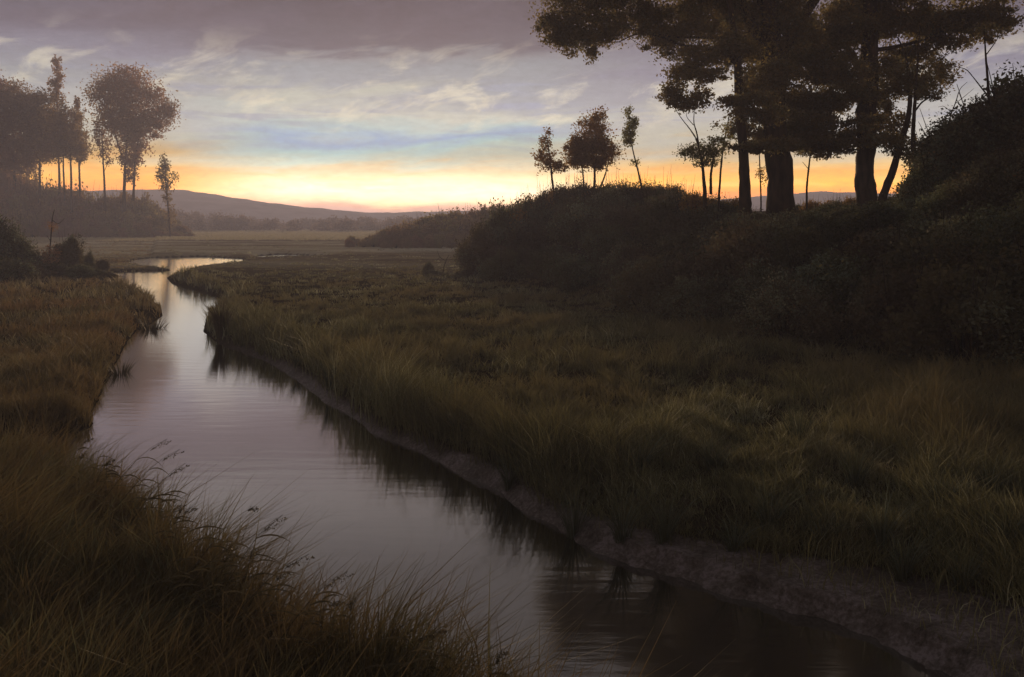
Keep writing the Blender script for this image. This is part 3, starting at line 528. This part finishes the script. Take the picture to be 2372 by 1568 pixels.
# far marsh beyond the ponds: short sedge, its mist put into the blade colour
P4 = sample(90000, 533, 560, u0=-300, u1=1500, zref=.2)
grass('far_marsh_grass', 'pale misty grass of the far marsh', P4, lambda P, z, sw, sh: (sw > .3) & (sh < 0) & (P[:, 1] > 118) & (P[:, 1] < 290), lambda P, sw, sh: .3+0*sw, M['mist_tint'], wpx=2.5, tshift=.3)

# ------------------------------------------------------------------ single reeds with seed heads, foreground
def reed(base, tip, head=.16, label=None, group=None, r=.0035, nl=5):
    b = np.array(base, float); t = np.array(tip, float); root = empty('reed', b); tag(root, label, 'reed', group)
    L_ = np.linalg.norm(t-b); pts = []
    for s in np.linspace(0, 1, 7):
        p = b*(1-s)+t*s; p[2] = b[2]+(t[2]-b[2])*(1-(1-s)**1.5); pts.append((p, r*(1-.75*s)))
    V, Qd = tubes([pts], 5, origin=b); link('stem', raw_mesh('stem', V, Qd), M['reed'], root)
    Vs, Qs, Ts = [], [], []
    for k in range(nl):
        s = .3+.5*k/nl; i = int(s*6); p = pts[i][0]; ln = L_*rng.uniform(.14, .34); a = rng.uniform(-.6, .6)
        dx = math.copysign(1, (t-b)[0])*math.cos(a) if rng.uniform() < .75 else -math.cos(a)
        sy = math.sin(a); n = 6; c = np.array([p+np.array([dx*ln*q, sy*ln*q, ln*(.55*q-.62*q*q)]) for q in np.linspace(0, 1, n)])
        wd = rng.uniform(.006, .012)*np.sin(np.linspace(.5, math.pi, n))+.001
        up = np.array([0, .35, 1.]); V1 = np.stack([c-up*wd[:, None]*.5, c+up*wd[:, None]*.5], 1).reshape(-1, 3)
        q0 = len(Vs)*12; Vs.append(V1); Ts.append(np.full(12, rng.uniform())); Qs.append(np.array([[2*j, 2*j+1, 2*j+3, 2*j+2] for j in range(n-1)])+q0)
    for V1, T1 in zip(Vs, Ts): link('leaf', raw_mesh('leaf', V1-b, Qs[0], {'tint': T1}), M['reed'], root)
    if head > 0:
        d = t-pts[4][0]; d /= np.linalg.norm(d); m_ = 90; s = rng.uniform(0, 1, m_)
        wob = rng.normal(size=(m_, 3))*.009*(np.sin(s*math.pi)[:, None]+.25); wob[:, 2] -= .012*s
        C = t-d*head*.9*(1-s)[:, None]+wob+np.array([1, 0, -.3])*(.03*s**2)[:, None]
        V1, Q1, T1 = leaves(C, .012, rng.uniform(0, 1, m_), .2)
        Vt, Qt = tubes([[(t-d*head, .0022), (t-d*head*.5, .0018), (t, .001)]], 4); Q1 = np.concatenate([Q1, Qt+len(V1)]); T1 = np.concatenate([T1, np.full(len(Vt), .2)]); V1 = np.concatenate([V1, Vt])
        link('seed_head', raw_mesh('seed_head', V1-b, Q1, {'tint': T1}), M['reed'], root)
    return root
marked = [(388, 1016, 7.7, 'reed whose drooping seed head hangs highest over the water, near bank'), (418, 1040, 7.5, 'reed with the thick dark seed head, second highest of the near bank'), (430, 1072, 7.2, 'short reed just below the thick dark seed head'),
          (655, 1192, 5.9, 'long leaning reed with a beaded tip halfway down the near bank'), (590, 1172, 6.2, 'straight spear like reed left of the beaded one'), (716, 1283, 5.4, 'reed bending over the water below the beaded one'),
          (806, 1322, 5.2, 'upright tufted reed at the foot of the lilac water, near bank')]
for u, v, Y, lab in marked:
    t = at(u, v, Y); bx = t[0]-.75*rng.uniform(.7, 1.1); by = Y-rng.uniform(.0, .25)
    reed((bx, by, gz_at(bx, by)), t, .17 if 'spear' not in lab else .05, lab)
RG = 'reeds fringing the near bank'
for i in range(46):
    s = rng.uniform(0, 1); u = np.interp(s, [0, .25, .5, .75, 1], [190, 400, 620, 850, 1230]); v = np.interp(u, [190, 300, 400, 470, 560, 640, 700, 800, 1000, 1240], [1010, 1035, 1110, 1180, 1235, 1290, 1330, 1355, 1430, 1545])-rng.uniform(-60, 5)
    Y = np.interp(v, [1000, 1230, 1568], [9.1, 6.3, 4.5])-rng.uniform(0, .5); t = at(u+rng.uniform(-20, 20), v, Y)
    bx = t[0]-rng.uniform(-.1, .5); by = Y-rng.uniform(-.1, .3); reed((bx, by, gz_at(bx, by)), t, .085 if i % 3 == 0 else 0, 'slender reed leaning over the near edge of the water', RG, r=.0028, nl=4)

# tussocks of long arching sedge
def tussock(name, label, x, y, h, n, mat, group=None, spread=.5, w=.009, cat='tussock'):
    z = gz_at(x, y); Vs = []; Qs = []; Ts = []; ns = 6
    for k in range(n):
        a = rng.uniform(0, 6.28); L_ = h*rng.uniform(.5, 1.15); sp = spread*rng.uniform(.2, 1.1)*L_; r0 = rng.uniform(0, .12)*h
        q = np.linspace(0, 1, ns); cx = math.cos(a)*(r0+sp*q**1.6); cy = math.sin(a)*(r0+sp*q**1.6); cz = L_*(q-.38*spread*q**2.6)-.03
        wd = w*np.array([1, 1, .9, .7, .4, .08])*rng.uniform(.6, 1.3); nx, ny = -math.sin(a+.6), math.cos(a+.6)
        c = np.stack([cx, cy, cz], 1); o_ = np.stack([nx*wd, ny*wd, 0*wd], 1)*.5
        Vs.append(np.stack([c-o_, c+o_], 1).reshape(-1, 3)); Qs.append(np.array([[2*j, 2*j+1, 2*j+3, 2*j+2] for j in range(ns-1)])+k*12); Ts.append(np.full(12, rng.uniform()))
    o = link(name, raw_mesh(name, np.concatenate(Vs), np.concatenate(Qs), {'tint': np.concatenate(Ts)}), mat); o.location = (x, y, z)
    tag(o, label, cat, group); return o
def xy(u, v, z=.3):
    Y = F*(CH-z)/(v-HV); return (u-CU)/F*Y, Y
tussock('reed_clump', 'dark reed clump on the right side where the river narrows', *xy(512, 762), .95, 260, M['reed'], spread=.45, w=.03, cat='reeds')
tussock('reed_clump', 'reed clump on the tip of the left bank where the river narrows', *xy(352, 738), 1.0, 260, M['reed'], spread=.5, w=.03, cat='reeds')
tussock('reed_clump', 'small reed clump on the left bank edge below the tip', *xy(280, 830), .7, 180, M['reed'], spread=.5, w=.02, cat='reeds')
SG = 'sedge tussocks on the right bank'
for u, v in [(1180, 1080), (1065, 1000), (930, 945), (1330, 1170), (1440, 1205), (1540, 1215), (1700, 1235), (1780, 1215), (1905, 1240), (2040, 1255), (2090, 1300), (2230, 1330), (2330, 1290), (2180, 1200), (1480, 1100), (1650, 1110), (1980, 1150), (2290, 1180), (765, 880), (860, 905), (690, 830), (620, 790), (1240, 1010), (1850, 1060)]:
    x_, y_ = xy(u, v); tussock('sedge_tussock', 'tussock of arching blue green sedge above the muddy right shore', x_, y_, rng.uniform(.45, .85), 110, M['blade'], SG, spread=rng.uniform(.6, 1.1), w=.0065)

# ------------------------------------------------------------------ air
m, nt, out = new_mat('haze_air'); v = nt.nodes.new('ShaderNodeVolumePrincipled')
v.inputs['Color'].default_value = (.70, .74, 1, 1); v.inputs['Density'].default_value = .0018; v.inputs['Anisotropy'].default_value = .35
nt.links.new(v.outputs[0], out.inputs['Volume'])
x0, x1, y0, y1, z0, z1 = -980, 980, -40, 606, -3, 37
Vb = [(x, y, z) for z in (z0, z1) for y in (y0, y1) for x in (x0, x1)]
tag(link('haze', raw_mesh('haze', np.array(Vb), np.array([[0, 2, 3, 1], [4, 5, 7, 6], [0, 1, 5, 4], [2, 6, 7, 3], [0, 4, 6, 2], [1, 3, 7, 5]]), smooth=False), m), kind='stuff')

# ------------------------------------------------------------------ sky
AZ, EL = math.atan((950-CU)/F), R(6.5)
w = bpy.data.worlds.new('World'); SC.world = w; w.use_nodes = True; nt = w.node_tree; L = nt.links.new
for n in list(nt.nodes): nt.nodes.remove(n)
out = nt.nodes.new('ShaderNodeOutputWorld')
def mth(op, a, b=None, c=None):
    n = nt.nodes.new('ShaderNodeMath'); n.operation = op
    for i, q in enumerate((a, b, c)):
        if q is None: continue
        if isinstance(q, (int, float)): n.inputs[i].default_value = q
        else: L(q, n.inputs[i])
    return n.outputs[0]
def sstep(x, a, b):
    n = nt.nodes.new('ShaderNodeMapRange'); n.interpolation_type = 'SMOOTHSTEP'; L(x, n.inputs[0]); n.inputs[1].default_value = a; n.inputs[2].default_value = b; return n.outputs[0]
def mix(f, a, b, mode='MIX'):
    n = nt.nodes.new('ShaderNodeMix'); n.data_type = 'RGBA'; n.blend_type = mode
    for k, q in (('Factor', f), ('A', a), ('B', b)):
        if isinstance(q, (int, float, tuple)): n.inputs[k].default_value = q
        else: L(q, n.inputs[k])
    return n.outputs['Result']
tc = nt.nodes.new('ShaderNodeTexCoord'); sp = nt.nodes.new('ShaderNodeSeparateXYZ'); L(tc.outputs['Generated'], sp.inputs[0])
X, Y_, Z = sp.outputs
hyp = mth('SQRT', mth('ADD', mth('MULTIPLY', X, X), mth('MULTIPLY', Y_, Y_)))
e = mth('DIVIDE', Z, mth('MAXIMUM', hyp, .02)); az = mth('ARCTAN2', X, Y_)
def noise(sx, se, scale, detail, rough=.55, off=0., dist=0., tilt=0.):
    cb = nt.nodes.new('ShaderNodeCombineXYZ'); L(mth('MULTIPLY_ADD', az, sx, off), cb.inputs[0]); L(mth('MULTIPLY', mth('MULTIPLY_ADD', az, tilt, e), se), cb.inputs[1])
    n = nt.nodes.new('ShaderNodeTexNoise'); n.inputs['Scale'].default_value = scale; n.inputs['Detail'].default_value = detail; n.inputs['Roughness'].default_value = rough; n.inputs['Distortion'].default_value = dist
    L(cb.outputs[0], n.inputs['Vector']); return n.outputs[0]
n1 = noise(1.6, 9, 2.2, 6, off=3.1, dist=.5, tilt=-.16); n2_ = noise(3, 26, 2.6, 7, off=9, dist=.5); n3 = noise(5, 12, 2.4, 8, .6, off=1.7, dist=.6, tilt=-.25)
amp = sstep(e, .0, .12)
e2 = mth('ADD', e, mth('MULTIPLY', mth('SUBTRACT', n1, .5), mth('MULTIPLY_ADD', amp, .10, .008)))
e2 = mth('ADD', e2, mth('MULTIPLY', mth('SUBTRACT', n2_, .5), .03))
t = mth('MULTIPLY', e2, 2.)
def E(v): return max(0, (HV-v)/F*2)
ctr = ramp(nt, [(0, lin(150, 120, 118)), (E(494), lin(205, 160, 145)), (E(482), lin(214, 158, 132)), (E(468), lin(246, 206, 160)), (E(446), lin(255, 236, 196)), (E(429), lin(226, 226, 192)), (E(413), lin(255, 232, 180)), (E(396), lin(238, 214, 162)), (E(378), lin(208, 222, 200)), (E(345), lin(172, 216, 216)), (E(315), lin(136, 174, 212)), (E(285), lin(178, 202, 202)), (E(250), lin(196, 198, 186)),
                (E(215), lin(154, 160, 168)), (E(170), lin(140, 146, 154)), (E(135), lin(130, 131, 138)), (E(112), lin(88, 84, 98)), (E(0), lin(68, 60, 74)), (.60, lin(124, 120, 122)), (.78, lin(106, 102, 102)), (1, lin(110, 104, 102))], t)
side = ramp(nt, [(0, lin(120, 95, 90)), (E(480), lin(200, 120, 70)), (E(455), lin(244, 140, 12)), (E(425), lin(248, 172, 4)), (E(400), lin(244, 166, 14)), (E(382), lin(234, 188, 100)), (E(345), lin(206, 204, 184)), (E(290), lin(192, 192, 186)), (E(220), lin(152, 154, 160)), (E(150), lin(124, 122, 138)), (E(80), lin(92, 86, 100)), (E(0), lin(80, 70, 80)), (.62, lin(124, 120, 120)), (.78, lin(104, 100, 100)), (1, lin(108, 102, 100))], t)
da = mth('ABSOLUTE', mth('SUBTRACT', az, -.12))
base = mix(sstep(da, .11, .27), ctr.outputs[0], side.outputs[0])
# blue grey bars and cream flecks of cloud
bars = mth('MULTIPLY', sstep(n2_, .52, .68), mth('MULTIPLY', sstep(e, .07, .1), mth('SUBTRACT', 1., sstep(e, .13, .19))))
base = mix(mth('MULTIPLY', bars, .7), base, lin(150, 158, 182))
flk = mth('MULTIPLY', sstep(n3, .5, .66), mth('MULTIPLY', sstep(e, .085, .12), mth('SUBTRACT', 1., sstep(e, .15, .22))))
base = mix(mth('MULTIPLY', flk, .55), base, lin(236, 226, 198))
mot = mth('MULTIPLY', sstep(n3, .38, .66), sstep(e, .15, .22)); base = mix(mth('MULTIPLY', mot, .3), base, lin(98, 92, 108))
# thin bright lines in the glow
gl = mth('MULTIPLY', sstep(n2_, .48, .62), mth('SUBTRACT', 1., sstep(e, .045, .065))); base = mix(mth('MULTIPLY', gl, .22), base, lin(255, 214, 130))
# away from the glow the dusk sky is dimmer
dim = mth('SUBTRACT', 1., mth('MULTIPLY', sstep(mth('ABSOLUTE', az), .6, 2.0), .42)); 
dim = mth('MULTIPLY', dim, mth('MULTIPLY_ADD', mth('MULTIPLY', sstep(e, -.004, .026), mth('SUBTRACT', 1., sstep(e, .035, .078))), 1.95, 1.))
n4 = noise(14, 34, 5, 9, .7, off=5.5, dist=.4)
dim = mth('MULTIPLY', dim, mth('MULTIPLY_ADD', mth('SUBTRACT', n4, .5), .6, 1.)); dim = mth('MULTIPLY', dim, mth('MULTIPLY_ADD', mth('SUBTRACT', n1, .5), .85, 1.))
dim = mth('MULTIPLY', dim, sstep(e, -.03, 0.))
cl = nt.nodes.new('ShaderNodeVectorMath'); cl.operation = 'SCALE'; L(base, cl.inputs[0]); L(dim, cl.inputs['Scale'])
bg = nt.nodes.new('ShaderNodeBackground'); L(cl.outputs[0], bg.inputs[0]); bg.inputs[1].default_value = 1.1
sk = nt.nodes.new('ShaderNodeTexSky'); sk.sky_type = 'NISHITA'; sk.sun_disc = False; sk.sun_elevation = EL; sk.sun_rotation = AZ; sk.air_density = 1.4; sk.dust_density = 2
bg2 = nt.nodes.new('ShaderNodeBackground'); L(sk.outputs[0], bg2.inputs[0]); bg2.inputs[1].default_value = .0012
ad = nt.nodes.new('ShaderNodeAddShader'); L(bg.outputs[0], ad.inputs[0]); L(bg2.outputs[0], ad.inputs[1]); L(ad.outputs[0], out.inputs[0])

ld = bpy.data.lights.new('sun', 'SUN'); ld.energy = 2.4; ld.angle = R(2.5); ld.color = (1, .68, .40)
so = bpy.data.objects.new('sun', ld); COL.objects.link(so); so.rotation_euler = (R(90)-EL, 0, math.pi-AZ)

cd = bpy.data.cameras.new('camera'); cam = bpy.data.objects.new('camera', cd); COL.objects.link(cam); SC.camera = cam
cam.location = (0, 0, CH); cam.rotation_euler = (R(90), 0, 0); cd.sensor_width = 36; cd.sensor_fit = 'HORIZONTAL'; cd.lens = 36*F/2371; cd.shift_y = -(784-HV)/2371; cd.clip_start = .1; cd.clip_end = 6000
SC.view_settings.view_transform = 'Standard'; SC.view_settings.look = 'None'; SC.view_settings.exposure = .15; SC.view_settings.gamma = 1
SC.cycles.volume_bounces = 2; SC.cycles.max_bounces = 8; SC.cycles.use_denoising = True
